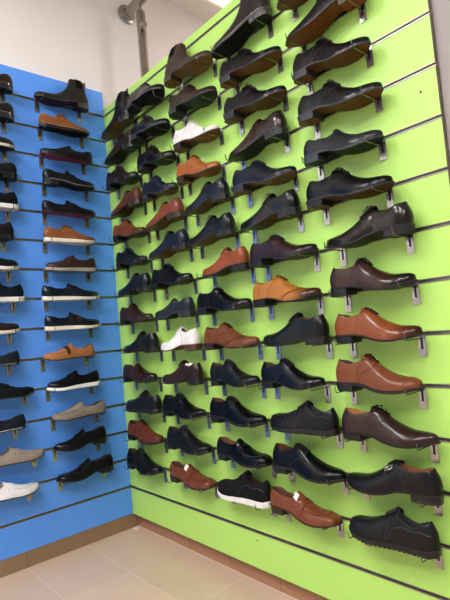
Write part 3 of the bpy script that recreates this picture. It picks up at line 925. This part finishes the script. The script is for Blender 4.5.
FLOORM = tile_mat('floor_tiles', '#b89d87', '#d0b69f', '#cfc0ae', .44, .3045, .0, .029, .28)
BASEM = tile_mat('baseboard_tiles', '#96684a', '#a87a5a', '#6c4b38', .301, .5, .175, -.2, .4, 'XZ', .003)
BASEB = tile_mat('baseboard_tiles_blue', '#86694d', '#957a5c', '#6c5540', .301, .5, .02, -.2, .4, 'YZ', .003)
f = MB(); f.box((-.06, -4.2, -.05), (5.2, 3.2, 0)); struct('floor', f, FLOORM)
w = MB(); w.box((-.14, -4.2, 0), (-.019, 3.2, 3.3)); struct('wall_left', w, WALLM)
w = MB(); w.box((-.019, .052, 0), (1.9155, .12, 2.36)); struct('wall_back', w, WALLM)
w = MB(); w.box((1.9200, .0185, 0), (3.4, .12, 3.3)); struct('wall_right', w, WALLR)
w = MB(); w.box((-.14, 3.2, 0), (5.2, 3.3, 3.3)); struct('wall_far', w, WALLM)
w = MB(); w.box((-.14, -4.2, 3.3), (5.2, 3.3, 3.4)); struct('ceiling', w, CEILM)
w = MB(); w.box((0, .034, 0), (1.9, .0515, .0775)); struct('baseboard_back', w, BASEM)
w = MB(); w.box((-.0185, -1.65, 0), (-.004, .033, .0775)); struct('baseboard_left', w, BASEB)

# a dab of white filler where the two skirtings meet
q = MB(); rr = random.Random(8)
for i in range(7):
    cx, cy, rad = .012 + rr.uniform(-.006, .022), .012 + rr.uniform(-.02, .014), rr.uniform(.006, .012)
    q.lathe([(rad, 0), (rad * .9, rad * .5), (rad * .5, rad * .9), (.0004, rad)], (cx, cy, 0), 'z', 9)
tag(q.build('plaster_dab', flat('#cfc6bd', .9)), 'small white dab of filler on the floor in the corner of the walls', 'filler')

# ---------------------------------------------------------------- stainless railing behind the green panel
rl = empty('stair_railing', (.14, .22, 2.36))
tag(rl, 'brushed steel railing with handrail fixed to the wall above the green panel', 'railing')
def local(mb, name, par, m=STEEL):
    mb.v = [(x - .14, y - .22, z - 2.36) for x, y, z in mb.v]
    return mb.build(name, m, par)
mb = MB(); mb.lathe([(.027, 0), (.027, .65), (.024, .656), (.0001, .657)], (.14, .22, 2.36), 'z', 24); local(mb, 'post', rl)
mb = MB(); mb.lathe([(.006, 0), (.006, .05)], (.14, .22, 3.012), 'z', 12); mb.lathe([(.001, 0), (.009, .004), (.012, .012), (.009, .02), (.001, .024)], (.14, .22, 3.03), 'z', 14); local(mb, 'connector', rl)
mb = MB(); mb.lathe([(.030, 0), (.030, 1.9)], (.0, .22, 3.085), 'x', 24); local(mb, 'handrail', rl)
mb = MB(); mb.lathe([(.060, -.018), (.060, -.008), (.055, -.004), (.036, -.002), (.032, .010)], (.0, .22, 3.085), 'x', 28)
fo = local(mb, 'wall_flange', rl)
mb = MB()
for an in (.5, 2.6, 4.7):
    mb.lathe([(.005, -.008), (.005, -.004), (.003, -.003)], (0, .22 + .046 * math.cos(an), 3.085 + .046 * math.sin(an)), 'x', 10)
local(mb, 'screws', fo, DARKM)
mb = MB(); mb.lathe([(.021, 0), (.024, .003), (.024, .030), (.018, .038), (.0001, .039)], (.165, .20, 2.90), 'x', 18); local(mb, 'clamp', rl)
mb = MB(); mb.lathe([(.027, 0), (.027, .65)], (1.75, .22, 2.36), 'z', 24); local(mb, 'post', rl)

# ---------------------------------------------------------------- ceiling lamps: the warm one in view, the rest added unseen
def lamp_panel(x, y, sx, sy, power, label, warm=(1, .985, .98)):
    r = empty('ceiling_lamp', (x, y, 3.3)); tag(r, label, 'ceiling lamp', 'ceiling lamp panels')
    fr = MB()
    fr.box((-sx / 2 - .02, -sy / 2 - .02, -.02), (sx / 2 + .02, -sy / 2, -.0002)); fr.box((-sx / 2 - .02, sy / 2, -.02), (sx / 2 + .02, sy / 2 + .02, -.0002))
    fr.box((-sx / 2 - .02, -sy / 2, -.02), (-sx / 2, sy / 2, -.0002)); fr.box((sx / 2, -sy / 2, -.02), (sx / 2 + .02, sy / 2, -.0002))
    fr.build('frame', flat('#e8e6e0', .5), r)
    m, nt, b = new_mat('lamp_diffuser')
    b.inputs['Base Color'].default_value = (.9, .9, .9, 1)
    b.inputs['Emission Color'].default_value = warm + (1,); b.inputs['Emission Strength'].default_value = power
    df = MB(); df.box((-sx / 2, -sy / 2, -.012), (sx / 2, sy / 2, -.001)); df.build('diffuser', m, r)


for lx, ly, where in ((.8, -2.0, 'nearest the blue wall'), (2.2, -2.2, 'over the camera side of the green wall'), (3.6, -2.2, 'farthest along the green wall'),
                      (.8, -3.2, 'near the blue wall, farther out'), (2.2, -3.2, 'in the middle of the shop ceiling'), (3.6, -3.2, 'in the far corner of the shop ceiling')):
    lamp_panel(lx, ly, .7, .5, 27, 'added unseen ceiling lamp panel ' + where)  # unseen grid, added for even light and highlights on the shoe tops
lamp_panel(.30, .98,     .25, .5, 1.0, 'warm ceiling lamp glowing beyond the top of the green panel', (1, .78, .48))
lamp_panel(1.8, 1.9, .6, .6, 45, 'added unseen ceiling lamp panel brightening the space behind the green wall', (1, .93, .86))  # out of view, added to brighten the wall and ceiling beyond the panel

# ---------------------------------------------------------------- world, camera
W = bpy.data.worlds.new('World'); bpy.context.scene.world = W; W.use_nodes = True
bg = W.node_tree.nodes['Background']; bg.inputs[0].default_value = (.96, .98, 1.0, 1); bg.inputs[1].default_value = .38

CAMP = (2.482167274300766, -1.3725080015764708, 1.0480848756217866, -0.8463995068034487, 0.06333995856877478, -0.08712435971752408, 482.9475934842048)
cx, cy, cz, yaw, pitch, roll, foc = CAMP
fwd = Vector((math.sin(yaw) * math.cos(pitch), math.cos(yaw) * math.cos(pitch), math.sin(pitch)))
r_ = Vector((math.cos(yaw), -math.sin(yaw), 0)); u_ = r_.cross(fwd)
c_, s_ = math.cos(roll), math.sin(roll)
r2 = c_ * r_ + s_ * u_; u2 = -s_ * r_ + c_ * u_
cd = bpy.data.cameras.new('camera'); cam = bpy.data.objects.new('camera', cd); col.objects.link(cam)
cam.matrix_world = Matrix(((r2.x, u2.x, -fwd.x, cx), (r2.y, u2.y, -fwd.y, cy), (r2.z, u2.z, -fwd.z, cz), (0, 0, 0, 1)))
cd.sensor_fit = 'VERTICAL'; cd.sensor_height = 24; cd.lens = foc / 600 * 24; cd.clip_start = .02
sc = bpy.context.scene
sc.camera = cam
vs = sc.view_settings
vs.view_transform = 'Standard'; vs.look = 'None'; vs.gamma = 1; vs.use_curve_mapping = False; vs.exposure = .5
